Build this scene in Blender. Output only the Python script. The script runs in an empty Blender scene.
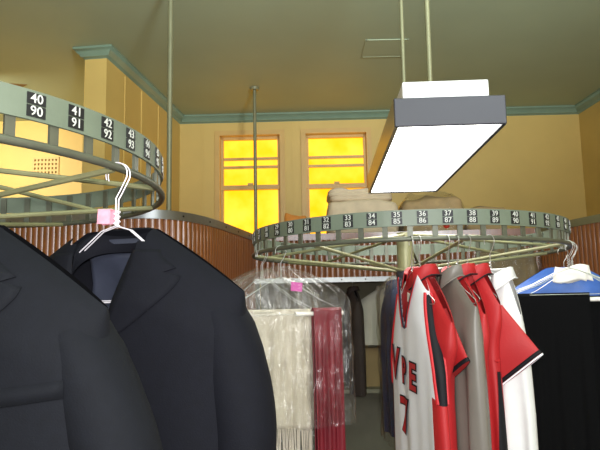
import bpy, bmesh, math, random
from mathutils import Vector, Matrix
from mathutils.bvhtree import BVHTree
random.seed(7)
PI = math.pi
sc = bpy.context.scene
COL = sc.collection
# ------------------------------------------------------------------ camera model
FPX = 600.0
PITCH = math.radians(7.2)
ROLL = math.radians(1.1)
EYE = Vector((0, 0, 1.55))
CF = Vector((0, math.cos(PITCH), math.sin(PITCH)))
U0 = Vector((0, -math.sin(PITCH), math.cos(PITCH)))
R0 = Vector((1, 0, 0))
CR = R0 * math.cos(ROLL) - U0 * math.sin(ROLL)
CU = U0 * math.cos(ROLL) + R0 * math.sin(ROLL)
def ray(px, py):
    return CF + CR * ((px - 300) / FPX) - CU * ((py - 225) / FPX)
def at(px, py, Y):
    d = ray(px, py)
    return EYE + d * (Y / d.y)
def onz(px, py, z):
    d = ray(px, py)
    return EYE + d * ((z - EYE.z) / d.z)
def onplane(px, py, P, n):
    d = ray(px, py)
    return EYE + d * ((P - EYE).dot(n) / d.dot(n))
def sm(t):
    t = max(0.0, min(1.0, t))
    return t * t * (3 - 2 * t)
# ------------------------------------------------------------------ materials
def srgb(r, g, b):
    def f(c):
        c /= 255.0
        return c / 12.92 if c <= .04045 else ((c + .055) / 1.055) ** 2.4
    return (f(r), f(g), f(b), 1)
MATS = {}
def mat(name, col, rough=.6, metal=0.0, spec=.5, var=.0, vscale=8.0, bump=0.0, bscale=60.0, coat=0.0, sheen=0.0, stretch=None):
    m = bpy.data.materials.new(name)
    m.use_nodes = True
    nt = m.node_tree
    b = nt.nodes['Principled BSDF']
    b.inputs['Base Color'].default_value = col
    b.inputs['Roughness'].default_value = rough
    b.inputs['Metallic'].default_value = metal
    b.inputs['Specular IOR Level'].default_value = spec
    b.inputs['Coat Weight'].default_value = coat
    b.inputs['Coat Roughness'].default_value = .14
    b.inputs['Sheen Weight'].default_value = sheen
    if var or bump:
        tc = nt.nodes.new('ShaderNodeTexCoord')
        mp = nt.nodes.new('ShaderNodeMapping')
        nt.links.new(tc.outputs['Object'], mp.inputs['Vector'])
        if stretch:
            mp.inputs['Scale'].default_value = stretch
    if var:
        n = nt.nodes.new('ShaderNodeTexNoise')
        n.inputs['Scale'].default_value = vscale
        n.inputs['Detail'].default_value = 5
        nt.links.new(mp.outputs[0], n.inputs['Vector'])
        r = nt.nodes.new('ShaderNodeValToRGB')
        r.color_ramp.elements[0].position = .3
        r.color_ramp.elements[1].position = .7
        r.color_ramp.elements[0].color = tuple(c * (1 - var) for c in col[:3]) + (1,)
        r.color_ramp.elements[1].color = tuple(min(1, c * (1 + var)) for c in col[:3]) + (1,)
        nt.links.new(n.outputs['Fac'], r.inputs['Fac'])
        nt.links.new(r.outputs['Color'], b.inputs['Base Color'])
    if bump:
        n2 = nt.nodes.new('ShaderNodeTexNoise')
        n2.inputs['Scale'].default_value = bscale
        n2.inputs['Detail'].default_value = 3
        nt.links.new(mp.outputs[0], n2.inputs['Vector'])
        bp = nt.nodes.new('ShaderNodeBump')
        bp.inputs['Strength'].default_value = bump
        bp.inputs['Distance'].default_value = .01
        nt.links.new(n2.outputs['Fac'], bp.inputs['Height'])
        nt.links.new(bp.outputs['Normal'], b.inputs['Normal'])
    MATS[name] = m
    return m
def emit(name, col, strength, var=0.0, vscale=4.0, col2=None, stretch=None):
    m = bpy.data.materials.new(name)
    m.use_nodes = True
    nt = m.node_tree
    nt.nodes.remove(nt.nodes['Principled BSDF'])
    e = nt.nodes.new('ShaderNodeEmission')
    e.inputs['Color'].default_value = col
    e.inputs['Strength'].default_value = strength
    if col2:
        tc = nt.nodes.new('ShaderNodeTexCoord')
        mp = nt.nodes.new('ShaderNodeMapping')
        if stretch:
            mp.inputs['Scale'].default_value = stretch
        nt.links.new(tc.outputs['Object'], mp.inputs['Vector'])
        n = nt.nodes.new('ShaderNodeTexNoise')
        n.inputs['Scale'].default_value = vscale
        n.inputs['Detail'].default_value = 6
        nt.links.new(mp.outputs[0], n.inputs['Vector'])
        r = nt.nodes.new('ShaderNodeValToRGB')
        r.color_ramp.elements[0].position = .35
        r.color_ramp.elements[1].position = .65
        r.color_ramp.elements[0].color = col
        r.color_ramp.elements[1].color = col2
        nt.links.new(n.outputs['Fac'], r.inputs['Fac'])
        nt.links.new(r.outputs['Color'], e.inputs['Color'])
    nt.links.new(e.outputs[0], nt.nodes['Material Output'].inputs['Surface'])
    return m
def film(name, tint, gloss=.16, rough=.12, haze=.05, bscale=28.0):
    m = bpy.data.materials.new(name)
    m.use_nodes = True
    nt = m.node_tree
    nt.nodes.remove(nt.nodes['Principled BSDF'])
    tr = nt.nodes.new('ShaderNodeBsdfTransparent')
    tr.inputs['Color'].default_value = tint
    gl = nt.nodes.new('ShaderNodeBsdfGlossy')
    gl.inputs['Roughness'].default_value = rough
    gl.inputs['Color'].default_value = (.95, .95, .95, 1)
    df = nt.nodes.new('ShaderNodeBsdfDiffuse')
    df.inputs['Color'].default_value = (.75, .75, .72, 1)
    tc = nt.nodes.new('ShaderNodeTexCoord')
    mp = nt.nodes.new('ShaderNodeMapping')
    mp.inputs['Scale'].default_value = (1, 1, .45)
    n = nt.nodes.new('ShaderNodeTexNoise')
    n.inputs['Scale'].default_value = bscale
    n.inputs['Detail'].default_value = 4
    n.inputs['Distortion'].default_value = 1.2
    bp = nt.nodes.new('ShaderNodeBump')
    bp.inputs['Strength'].default_value = 1.0
    bp.inputs['Distance'].default_value = .012
    nt.links.new(tc.outputs['Object'], mp.inputs['Vector'])
    nt.links.new(mp.outputs[0], n.inputs['Vector'])
    nt.links.new(n.outputs['Fac'], bp.inputs['Height'])
    nt.links.new(bp.outputs['Normal'], gl.inputs['Normal'])
    a = nt.nodes.new('ShaderNodeMixShader')
    a.inputs['Fac'].default_value = haze
    nt.links.new(tr.outputs[0], a.inputs[1])
    nt.links.new(df.outputs[0], a.inputs[2])
    c = nt.nodes.new('ShaderNodeMixShader')
    fr = nt.nodes.new('ShaderNodeFresnel')
    fr.inputs['IOR'].default_value = 1.45
    ml = nt.nodes.new('ShaderNodeMath'); ml.operation = 'MULTIPLY'; ml.inputs[1].default_value = gloss * 6
    nt.links.new(fr.outputs[0], ml.inputs[0])
    mi = nt.nodes.new('ShaderNodeMath'); mi.operation = 'MINIMUM'; mi.inputs[1].default_value = .26
    nt.links.new(ml.outputs[0], mi.inputs[0])
    nt.links.new(mi.outputs[0], c.inputs['Fac'])
    nt.links.new(a.outputs[0], c.inputs[1])
    nt.links.new(gl.outputs[0], c.inputs[2])
    nt.links.new(c.outputs[0], nt.nodes['Material Output'].inputs['Surface'])
    return m
M_wall = mat('yellow wall paint', srgb(212, 180, 102), .55, var=.05, vscale=2.5, bump=.05, bscale=20)
M_ceil = mat('green ceiling paint', srgb(168, 180, 150), .6, var=.05, vscale=1.2)
M_crown = mat('blue green trim paint', srgb(124, 146, 124), .4, var=.06, vscale=6)
M_frame = mat('window frame paint', srgb(212, 172, 100), .45, var=.05)
M_floor = mat('grey lino floor', srgb(120, 110, 95), .5, var=.12, vscale=6)
M_wood = mat('varnished wood slats', srgb(136, 78, 34), .3, var=.25, vscale=5, coat=.75, stretch=(10, 10, .6))
M_strip = mat('brushed metal strip', srgb(150, 152, 152), .38, metal=.85, var=.06, vscale=30)
M_screw = mat('screw metal', srgb(70, 66, 60), .4, metal=.8)
M_ring = mat('grey green enamel', srgb(104, 114, 98), .45, var=.1, vscale=9, bump=.08, bscale=50)
M_pipe = mat('worn grey green pipe', srgb(90, 92, 78), .4, metal=.25, var=.15, vscale=18)
M_spoke = mat('olive painted tube', srgb(136, 134, 98), .4, metal=.15, var=.12, vscale=14)
M_plate = mat('black number plate', srgb(24, 24, 26), .5)
M_num = mat('white numeral paint', srgb(196, 198, 190), .5)
M_chrome = mat('chrome', srgb(215, 215, 218), .15, metal=1.0)
M_wire = mat('galvanised wire', srgb(205, 203, 200), .3, metal=.8)
M_wirew = mat('pale coated wire', srgb(226, 220, 226), .35, metal=.2)
M_pole = mat('dull painted pole', srgb(128, 126, 96), .4, metal=.2, var=.08)
M_dgrey = mat('dark grey lamp metal', srgb(54, 54, 62), .45)
M_lside = mat('lamp side reflection tan', srgb(150, 138, 112), .3, metal=.5)  # tan tone imitates a warm reflection on the lamp's left side
M_white = mat('white enamel', srgb(236, 236, 238), .4)
M_suit = mat('midnight wool', srgb(8, 9, 17), .85, spec=.2, var=.12, vscale=60, bump=.1, bscale=400)
M_suit2 = mat('charcoal navy wool', srgb(9, 11, 17), .85, spec=.2, var=.12, vscale=60, bump=.1, bscale=400)
M_lining = mat('slate satin lining', srgb(44, 47, 58), .3, var=.25, vscale=9, bump=.35, bscale=14)
M_black = mat('black trouser cloth', srgb(6, 6, 7), .9, spec=.12, var=.1, vscale=50)
M_red = mat('red polyester', srgb(168, 26, 30), .6, var=.08, vscale=6, bump=.08, bscale=200)
M_redd = mat('red lettering', srgb(186, 26, 36), .55)
M_trimk = mat('black trim knit', srgb(15, 14, 20), .7, spec=.3)
M_navy = mat('navy trim', srgb(34, 34, 58), .7)
M_jersey = mat('white jersey knit', srgb(240, 241, 246), .6, var=.03, bump=.06, bscale=200)
M_shirtw = mat('white cotton', srgb(218, 218, 216), .7, var=.04, vscale=10, bump=.12, bscale=30)
M_grey = mat('silver grey satin', srgb(112, 106, 98), .42, var=.08, vscale=6)
M_shawl = mat('cream shawl wool', srgb(214, 204, 188), .8, var=.05, vscale=40, bump=.2, bscale=150)
M_velvet = mat('maroon velvet', srgb(112, 14, 30), .6, var=.3, vscale=12, stretch=(3, 3, .5))
M_blue = mat('cobalt blue cloth', srgb(58, 98, 176), .35, var=.15, vscale=14, bump=.2, bscale=40)
M_navyc = mat('navy cloth', srgb(38, 54, 98), .7, var=.1)
M_olive = mat('olive tan cloth', srgb(132, 112, 76), .6, var=.25, vscale=9, bump=.4, bscale=14)
M_pink = mat('pink ticket', srgb(236, 158, 176), .6, var=.18, vscale=60)
M_purple = mat('magenta ticket', srgb(188, 66, 150), .55)
M_paper = mat('white paper', srgb(232, 228, 220), .7, bump=.15, bscale=30)
M_linen = mat('oatmeal linen', srgb(214, 194, 164), .85, var=.08, vscale=12, bump=.3, bscale=60)
M_orange = mat('orange cloth', srgb(206, 130, 48), .7, var=.15, vscale=14, bump=.4, bscale=25)
M_khaki = mat('khaki bedding', srgb(176, 148, 106), .75, var=.15, vscale=12, bump=.3, bscale=30)
M_back = mat('grey green backing board', srgb(128, 126, 108), .7, var=.08)
M_shirtg = mat('pale grey shirt cotton', srgb(196, 192, 176), .75, var=.05, bump=.15, bscale=30)
M_brown = mat('dark brown cloth', srgb(52, 42, 38), .8, var=.15)
M_tan = mat('tan canvas', srgb(150, 128, 86), .75, var=.1, bump=.2, bscale=80)
M_brass = mat('brassy vent metal', srgb(206, 172, 100), .5)
M_dark = mat('dark void', srgb(120, 92, 42), .9)
M_stain = mat('brown stain', srgb(120, 92, 48), .8)
M_redk = mat('red plastic knob', srgb(176, 52, 34), .35)
M_film = film('clear garment film', (.98, .98, .97, 1), .16, .16, .015)
M_film2 = film('crinkled garment film', (.97, .97, .95, 1), .15, .12, .012, 40)
M_filmo = film('smoky garment film', (.90, .90, .86, 1), .14, .14, .03, 24)
M_glow = emit('yellow glass daylight', (1.0, .42, .006, 1), 1.75, col2=(1.0, .54, .04, 1), vscale=3)
M_lamp = emit('fluorescent diffuser', (1.0, .985, .93, 1), 8.5)
# ------------------------------------------------------------------ mesh helpers
class MB:
    def __init__(s):
        s.v = []; s.f = []
    def add(s, vs, fs):
        k = len(s.v)
        s.v += [tuple(v) for v in vs]
        s.f += [tuple(i + k for i in f) for f in fs]
        return s
    def box(s, c, h, M=None):
        vs = [Vector((x * h[0], y * h[1], z * h[2])) for x in (-1, 1) for y in (-1, 1) for z in (-1, 1)]
        if M is not None: vs = [M @ v for v in vs]
        c = Vector(c)
        return s.add([v + c for v in vs], [(0, 1, 3, 2), (4, 6, 7, 5), (0, 4, 5, 1), (2, 3, 7, 6), (0, 2, 6, 4), (1, 5, 7, 3)])
    def bb(s, a, b):
        a = Vector(a); b = Vector(b)
        return s.box((a + b) / 2, [abs(b[i] - a[i]) / 2 for i in range(3)])
    def prism(s, base, z0, z1):
        n = len(base)
        vs = [(p[0], p[1], z0) for p in base] + [(p[0], p[1], z1) for p in base]
        fs = [tuple(range(n))[::-1], tuple(range(n, 2 * n))]
        fs += [(i, (i + 1) % n, n + (i + 1) % n, n + i) for i in range(n)]
        return s.add(vs, fs)
    def tube(s, pts, r, n=8, closed=False, caps=True):
        pts = [Vector(p) for p in pts]
        m = len(pts)
        rr = r if isinstance(r, (list, tuple)) else [r] * m
        vs = []
        prev = None
        for i, p in enumerate(pts):
            if closed:
                t = pts[(i + 1) % m] - pts[(i - 1) % m]
            else:
                t = pts[min(i + 1, m - 1)] - pts[max(i - 1, 0)]
            t.normalize()
            if prev is None:
                a = Vector((0, 0, 1)) if abs(t.z) < .9 else Vector((1, 0, 0))
                nrm = t.cross(a).normalized()
            else:
                nrm = (prev - t * prev.dot(t)).normalized()
            prev = nrm
            bn = t.cross(nrm)
            for k in range(n):
                a = 2 * PI * k / n
                vs.append(p + (nrm * math.cos(a) + bn * math.sin(a)) * rr[i])
        fs = []
        for i in range(m if closed else m - 1):
            j = (i + 1) % m
            for k in range(n):
                l = (k + 1) % n
                fs.append((i * n + k, i * n + l, j * n + l, j * n + k))
        if caps and not closed:
            fs.append(tuple(range(n))[::-1]); fs.append(tuple(range((m - 1) * n, m * n)))
        return s.add(vs, fs)
    def loft(s, rows, closed=True, cap0=False, cap1=False):
        n = len(rows[0]); m = len(rows)
        vs = [p for r in rows for p in r]
        fs = []
        for i in range(m - 1):
            for k in range(n if closed else n - 1):
                l = (k + 1) % n
                fs.append((i * n + k, i * n + l, (i + 1) * n + l, (i + 1) * n + k))
        if cap0: fs.append(tuple(range(n))[::-1])
        if cap1: fs.append(tuple(range((m - 1) * n, m * n)))
        return s.add(vs, fs)
    def obj(s, name, m, parent=None, smooth=True, solid=0.0, sub=0, bevel=0.0):
        me = bpy.data.meshes.new(name)
        me.from_pydata([tuple(v) for v in s.v], [], s.f)
        bm = bmesh.new(); bm.from_mesh(me)
        bmesh.ops.recalc_face_normals(bm, faces=bm.faces)
        bm.to_mesh(me); bm.free()
        me.materials.append(m)
        if smooth:
            for p in me.polygons: p.use_smooth = True
            try: me.set_sharp_from_angle(angle=math.radians(42))
            except Exception: pass
        o = bpy.data.objects.new(name, me)
        COL.objects.link(o)
        if parent is not None: o.parent = parent
        if solid:
            q = o.modifiers.new('thickness', 'SOLIDIFY'); q.thickness = solid; q.offset = 0
        if bevel:
            q = o.modifiers.new('bevel', 'BEVEL'); q.width = bevel; q.segments = 2
        if sub:
            q = o.modifiers.new('smooth', 'SUBSURF'); q.levels = sub; q.render_levels = sub
        return o
def tag(o, label=None, cat=None, group=None, kind=None):
    if label: o['label'] = label
    if cat: o['category'] = cat
    if group: o['group'] = group
    if kind: o['kind'] = kind
    return o
def thing(name, label, cat, loc=(0, 0, 0), rz=0.0, group=None):
    o = bpy.data.objects.new(name, None)
    o.empty_display_size = .05
    COL.objects.link(o)
    o.location = loc; o.rotation_euler = (0, 0, rz)
    return tag(o, label, cat, group)
def struct(o):
    o['kind'] = 'structure'
    return o
def text_mesh(body, size, offset=0.0, extrude=.0004, res=3):
    cu = bpy.data.curves.new('lettering', 'FONT')
    cu.body = body; cu.size = size; cu.align_x = 'CENTER'; cu.align_y = 'CENTER'
    cu.offset = offset; cu.extrude = extrude; cu.resolution_u = res
    ob = bpy.data.objects.new('lettering', cu)
    COL.objects.link(ob)
    bpy.context.view_layer.update()
    dg = bpy.context.evaluated_depsgraph_get()
    me = bpy.data.meshes.new_from_object(ob.evaluated_get(dg))
    vs = [v.co.copy() for v in me.vertices]
    fs = [tuple(p.vertices) for p in me.polygons]
    COL.objects.unlink(ob); bpy.data.objects.remove(ob); bpy.data.curves.remove(cu); bpy.data.meshes.remove(me)
    return vs, fs
# ------------------------------------------------------------------ the room
ZC = 3.65
A = onz(180, 117, ZC); B = onz(578, 107, ZC)
dAB = (B - A); dAB.z = 0; dAB.normalize()
nAB = Vector((dAB.y, -dAB.x, 0))                 # into the room
BW0 = A - dAB * 3.6; BW1 = B + dAB * .3
LEN = (BW1 - BW0).length
def wuv(px, py):
    P = onplane(px, py, A, nAB)
    return ((P - BW0).dot(dAB), P.z)
def wpt(u, z, out=0.0):
    p = BW0 + dAB * u + nAB * out
    return Vector((p.x, p.y, z))
RZ_BW = math.atan2(dAB.y, dAB.x)
WM = Matrix.Rotation(RZ_BW, 3, 'Z')
def wbox(mb, u0, u1, z0, z1, o0, o1):
    c = wpt((u0 + u1) / 2, (z0 + z1) / 2, (o0 + o1) / 2)
    mb.box(c, ((u1 - u0) / 2, (o1 - o0) / 2, (z1 - z0) / 2), WM)
wins = []
for (x0, y0, x1, y1, yb) in ((220, 136.5, 279.5, 135.5, 244), (305.5, 134.2, 366, 132.6, 242)):
    ua, za = wuv(x0, y0); ub, zb = wuv(x1, y1); _, zlo = wuv(x0, yb)
    wins.append((ua, ub, (za + zb) / 2, zlo))
mb = MB()
us = [0] + [v for w in wins for v in (w[0], w[1])] + [LEN]
ztop = max(w[2] for w in wins); zbot = min(w[3] for w in wins)
wbox(mb, 0, LEN, ztop, ZC + .1, -.16, 0)
wbox(mb, 0, LEN, 0, zbot, -.16, 0)
for i in (0, 2, 4):
    wbox(mb, us[i], us[i + 1], zbot, ztop, -.16, 0)
struct(mb.obj('wall_back', M_wall, smooth=False))
for i, (ua, ub, za, zb) in enumerate(wins):
    za = ztop; zb = zbot
    w = bpy.data.objects.new('window_%d' % (i + 1), None); COL.objects.link(w); struct(w)
    mb = MB(); wbox(mb, ua, ub, zb, za, -.12, -.105); mb.obj('window_pane', M_glow, w, smooth=False)
    mb = MB()
    c = .055
    wbox(mb, ua - c, ua, zb - c, za + c, -.0, .025); wbox(mb, ub, ub + c, zb - c, za + c, 0, .025)
    wbox(mb, ua - c, ub + c, za, za + c, 0, .027); wbox(mb, ua - c - .03, ub + c + .03, zb - c, zb, 0, .06)
    mb.obj('window_frame', M_frame, w, smooth=False)
    mb = MB()
    s = .03
    for (a, b2) in ((ua, ua + s), (ub - s, ub)): wbox(mb, a, b2, zb, za, -.105, -.06)
    wbox(mb, ua, ub, za - s, za, -.105, -.06)
    zr = wuv(250, 186.5)[1] if i == 0 else wuv(335, 185)[1]
    wbox(mb, ua, ub, zr - .025, zr + .025, -.105, -.045)
    for yy in ((157.2, 165.6) if i == 0 else (155.3, 164)):
        zz = wuv(250 if i == 0 else 335, yy)[1]
        wbox(mb, ua + s, ub - s, zz - .014, zz + .014, -.105, -.075)
    um = (ua + ub) / 2
    wbox(mb, ua, ub, zb, zb + .05, -.105, -.05)
    mb.obj('window_sash', M_frame, w, smooth=False)
    mb = MB(); wbox(mb, um - .03, um + .03, zr + .02, zr + .045, -.06, -.03)
    mb.obj('sash_catch', M_brass, w, smooth=False)
# thin battens covering the wall board joints
k = 3
for px, pt in ((202, 126), (292, 124)):
    u, z = wuv(px, pt)
    mb = MB(); wbox(mb, u - .012, u + .012, 0, ZC - .1, 0, .008)
    struct(mb.obj('trim_%d' % k, M_wall, smooth=False)); k += 1
# right wall
RW = onz(600, 92.5, ZC)
dR = RW - B; dR.z = 0; dR.normalize()
nR = Vector((dR.y, -dR.x, 0))
if nR.x > 0: nR = -nR
RE = B + dR * (B.y + 1.2)
mb = MB()
o = -nR * .15
mb.prism([(B.x, B.y), (RE.x, RE.y), (RE.x + o.x, RE.y + o.y), (B.x + o.x, B.y + o.y + .1)], 0, ZC + .1)
struct(mb.obj('wall_right', M_wall, smooth=False))
# nib wall between the alcove on the left and this room
N0 = onz(107, 48.5, ZC - .0)
N0 = Vector((N0.x, N0.y, 0))
dN = Vector((A.x - N0.x, A.y - N0.y, 0)).normalized()
tN = .19
lN = Vector((-dN.y, dN.x, 0))
if lN.x > 0: lN = -lN
mb = MB()
NA = Vector((A.x, A.y, 0)) + dN * .02
mb.prism([tuple(N0)[:2], tuple(NA)[:2], tuple(NA + lN * tN)[:2], tuple(N0 + lN * tN)[:2]], 0, ZC + .05)
struct(mb.obj('wall_nib', M_wall, smooth=False))
for px in (124.0, 141.0, 158):
    # battens on the nib wall face
    nn = -lN
    P = onplane(px, 140, N0, nn)
    mb = MB(); mb.box((P.x + nn.x * .004, P.y + nn.y * .004, (ZC - .1) / 2), (.010, .005, (ZC - .1) / 2), Matrix.Rotation(math.atan2(dN.y, dN.x), 3, 'Z'))
    struct(mb.obj('trim_%d' % k, M_wall, smooth=False)); k += 1
mb = MB(); mb.bb((BW0.x - .1, -1.2, 0), (BW0.x, BW0.y + .1, ZC + .1))
struct(mb.obj('wall_left', M_wall, smooth=False))
mb = MB(); mb.bb((BW0.x - .2, -1.3, ZC), (BW1.x + .6, 8.2, ZC + .1))
struct(mb.obj('ceiling', M_ceil, smooth=False))
mb = MB(); mb.bb((BW0.x - .2, -1.3, -.1), (BW1.x + .6, 8.2, 0))
struct(mb.obj('floor', M_floor, smooth=False))
# crown moulding, mitred along nib, back wall and right wall
def sweep(path, prof, m, name):
    n = len(path)
    rows = []
    for i, p in enumerate(path):
        def nrm(a, b):
            d = (b - a).normalized(); return Vector((d.y, -d.x, 0))
        if i == 0: q = nrm(path[0], path[1]); s = 1
        elif i == n - 1: q = nrm(path[-2], path[-1]); s = 1
        else:
            a = nrm(path[i - 1], p); b = nrm(p, path[i + 1])
            q = (a + b).normalized(); s = 1 / max(.3, q.dot(a))
        rows.append([Vector((p.x + q.x * s * o, p.y + q.y * s * o, ZC - dn)) for (o, dn) in prof])
    return struct(MB().loft(rows, True, True, True).obj(name, m))
v0 = Vector((N0.x, N0.y, 0)); nl = v0 + lN * tN
path = [nl + dN * .35, nl, v0, Vector((A.x, A.y, 0)), Vector((B.x, B.y, 0)), Vector((RE.x, RE.y, 0))]
prof = [(o * .85, d * .8) for o, d in [(0, 0), (.085, 0), (.085, .022), (.07, .03), (.06, .05), (.038, .068), (.03, .085), (.012, .092), (0, .105)]]
sweep(path, prof, M_crown, 'trim_1')
# access hatch outlined in the ceiling
h = [onz(358, 58, ZC), onz(366, 40, ZC), onz(412, 38, ZC), onz(402, 56, ZC)]
hatch = thing('ceiling_hatch', 'painted square access hatch with thin raised edge in the ceiling', 'hatch', (sum(p.x for p in h) / 4, sum(p.y for p in h) / 4, ZC))
hx = .17; hy = .17
mb = MB(); mb.bb((-hx, -hy, -.004), (hx, hy, 0)); mb.obj('hatch_panel', M_ceil, hatch, smooth=False)
mb = MB()
for s in (-1, 1):
    mb.box((s * hx, 0, -.003), (.007, hy + .007, .003)); mb.box((0, s * hy, -.003), (hx, .007, .003))
mb.obj('hatch_frame', M_ceil, hatch, smooth=False)
# vent grille on the alcove wall
u, z = wuv(46, 166.5)
vt = thing('wall_vent', 'small brassy square-holed vent grille high on the pale yellow alcove wall', 'vent', wpt(u, z), RZ_BW)
hw, hh = .14, .095
mb = MB(); mb.box((0, -.003, 0), (hw, .003, hh)); mb.obj('backing', M_dark, vt, smooth=False)
mb = MB()
for i in range(8): mb.box((-hw + i * 2 * hw / 7, -.008, 0), (.010, .006, hh + .008))
for i in range(5): mb.box((0, -.008, -hh + i * 2 * hh / 4), (hw + .01, .0055, .011))
mb.obj('grille', M_brass, vt, smooth=False)
# stained patch at the ceiling
P = onz(14, 85, ZC)
tag(MB().prism([(P.x - .12, P.y - .03), (P.x - .02, P.y - .05), (P.x + .13, P.y - .01), (P.x + .05, P.y + .05), (P.x - .06, P.y + .03)], ZC - .006, ZC).obj('ceiling_patch', M_stain, smooth=False),
    'small brown stained flake on the ceiling above the left carousel', 'stain')
# ------------------------------------------------------------------ fluted wooden partition
ZT = 2.05; ZB = 1.69
def resample(pts, step):
    pts = [Vector((p[0], p[1], 0)) for p in pts]
    out = []; L = [0]
    for i in range(1, len(pts)): L.append(L[-1] + (pts[i] - pts[i - 1]).length)
    n = int(L[-1] / step)
    j = 0
    for i in range(n + 1):
        s = i * step
        while j < len(L) - 2 and L[j + 1] < s: j += 1
        t = (s - L[j]) / (L[j + 1] - L[j])
        out.append(pts[j].lerp(pts[j + 1], t))
    return out
def spline(pts, n=14):
    out = []
    P = [Vector((p[0], p[1], 0)) for p in pts]
    for i in range(len(P) - 1):
        a = P[max(i - 1, 0)]; b = P[i]; c = P[i + 1]; d = P[min(i + 2, len(P) - 1)]
        for k in range(n):
            t = k / n
            out.append(.5 * ((2 * b) + (c - a) * t + (2 * a - 5 * b + 4 * c - d) * t * t + (3 * b - a - 3 * c + d) * t ** 3))
    out.append(P[-1])
    return out
PITCHF = .041
def pnorm(c, i):
    d = (c[min(i + 1, len(c) - 1)] - c[max(i - 1, 0)]).normalized()
    return Vector((d.y, -d.x, 0))
def fluted(name, pts, z0, z1, thick=.05):
    SUB = 8
    c = resample(pts, PITCHF / SUB)
    rows = []
    for i, p in enumerate(c):
        ph = (i % SUB) / SUB * 2 - 1
        o = .011 * math.sqrt(max(0, 1 - ph * ph * .98))
        n = pnorm(c, i)
        f = p + n * o; b = p - n * thick
        rows.append([(f.x, f.y, z0), (f.x, f.y, z1), (b.x, b.y, z1), (b.x, b.y, z0)])
    return struct(MB().loft(rows, True, True, True).obj(name, M_wood))
def strip(name, pts, z0, z1, out0, out1, m, screws=0):
    c = resample(pts, .03)
    rows = []
    for i, p in enumerate(c):
        n = pnorm(c, i)
        a = p + n * out0; b = p + n * out1
        rows.append([(b.x, b.y, z0), (b.x, b.y, z1), (a.x, a.y, z1), (a.x, a.y, z0)])
    o = struct(MB().loft(rows, True, True, True).obj(name, m))
    if screws:
        mb = MB()
        for i in range(4, len(c) - 2, screws):
            n = pnorm(c, i); p = c[i] + n * out1
            zc = (z0 + z1) / 2
            mb.tube([(p.x - n.x * .003, p.y - n.y * .003, zc), (p.x + n.x * .003, p.y + n.y * .003, zc)], .006, 8)
        mb.obj('screw', M_screw, o)
    return o
left_pts = [(-3.3, 4.02), (-2.5, 3.74), (-1.75, 3.47), (-1.2, 3.27), (-.95, 3.21), (-.80, 3.21), (-.68, 3.30), (-.59, 3.47), (-.52, 3.70), (-.44, 4.1), (-.355, 4.54)]
lp = spline(left_pts)
fluted('wall_partition_left', lp, 0, ZT)
strip('trim_10', lp, ZT - .045, ZT + .004, -.052, .016, M_strip, 9)
bp = [(-.355, 4.54), (.4, 4.54), (1.1, 4.5), (1.76, 4.44)]
bp2 = spline(bp)
fluted('wall_partition_back', bp2, ZB, ZT)
strip('trim_11', bp2, ZB - .006, ZB + .03, -.052, .016, M_strip, 6)
strip('trim_12', bp2, ZT - .045, ZT + .004, -.052, .016, M_wood)
P1 = at(575, 222, 4.0); P2 = at(600, 217, 3.79)
rp = [(1.76, 4.44), (1.82, 4.06), (1.895, 3.72), (2.05, 3.1), (2.3, 2.2)]
rp2 = spline(rp)
fluted('wall_partition_right', rp2, 0, ZT)
strip('trim_13', rp2, ZT - .045, ZT + .004, -.052, .016, M_pole)
# ledge on top of the back section, and the backing board behind the opening
mb = MB(); mb.bb((-.36, 4.60, ZT - .03), (1.74, 5.35, ZT)); struct(mb.obj('trim_14', M_back, smooth=False))
mb = MB(); mb.bb((-.36, 5.35, 0), (1.74, 5.40, ZT)); struct(mb.obj('wall_recess', M_back, smooth=False))
# ------------------------------------------------------------------ poles
def pole(label, px0, py0, x, y, r, m, z1=ZC, flange=True, z0=0.0):
    t = thing('pole', label, 'pole', (x, y, z0))
    MB().tube([(0, 0, 0), (0, 0, z1 - z0)], r, 14).obj('shaft', m, t)
    if flange:
        MB().tube([(0, 0, z1 - z0 - .022), (0, 0, z1 - z0)], [r * 2.6, r * 3.2], 18).obj('ceiling_flange', m, t)
    MB().tube([(0, 0, 0), (0, 0, .015)], r * 3, 18).obj('floor_flange', m, t)
    return t
pp = onz(254.5, 88, ZC)
pole('slim dark pole with a ceiling flange in front of the left window', 0, 0, pp.x, pp.y, .016, M_pole)
q = at(169.5, 130, 3.62)
pole('pale green pole standing behind the curved corner of the fluted partition', 0, 0, q.x, 3.62, .016, M_pole)
# ------------------------------------------------------------------ fluorescent lamp
YN, YF = 1.80, 2.98
LN = at(451, 126.5, YN); LF = at(402.5, 192, YF)
zl = (LN.z + LF.z) / 2
lc = Vector(((LN.x + LF.x) / 2, (YN + YF) / 2, zl))
lrz = math.atan2(LF.y - LN.y, LF.x - LN.x) - PI / 2
lamp = thing('fluorescent_lamp', 'long rectangular fluorescent lamp with lit white underside hanging on two rods', 'lamp', lc, lrz)
hl = (YF - YN) / 2; lw = .172; lh = .092
mb = MB(); mb.bb((-lw, -hl, 0), (lw, -hl + .012, lh)); tag(mb.obj('end_cap', M_dgrey, lamp, smooth=False, bevel=.003), 'dark grey near end cap')
mb = MB(); mb.bb((-lw, hl - .012, 0), (lw, hl, lh)); mb.obj('end_cap', M_dgrey, lamp, smooth=False, bevel=.003)
mb = MB(); mb.bb((-lw, -hl + .012, 0), (-lw + .012, hl - .012, lh)); mb.obj('side_panel', M_lside, lamp, smooth=False)  # left side, reflection put into its colour
mb = MB(); mb.bb((lw - .012, -hl + .012, 0), (lw, hl - .012, lh)); mb.obj('side_panel', M_dgrey, lamp, smooth=False)
mb = MB(); mb.bb((-lw + .012, -hl + .012, .006), (lw - .012, hl - .012, .014)); tag(mb.obj('diffuser', M_lamp, lamp, smooth=False), 'glowing white diffuser')
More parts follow.
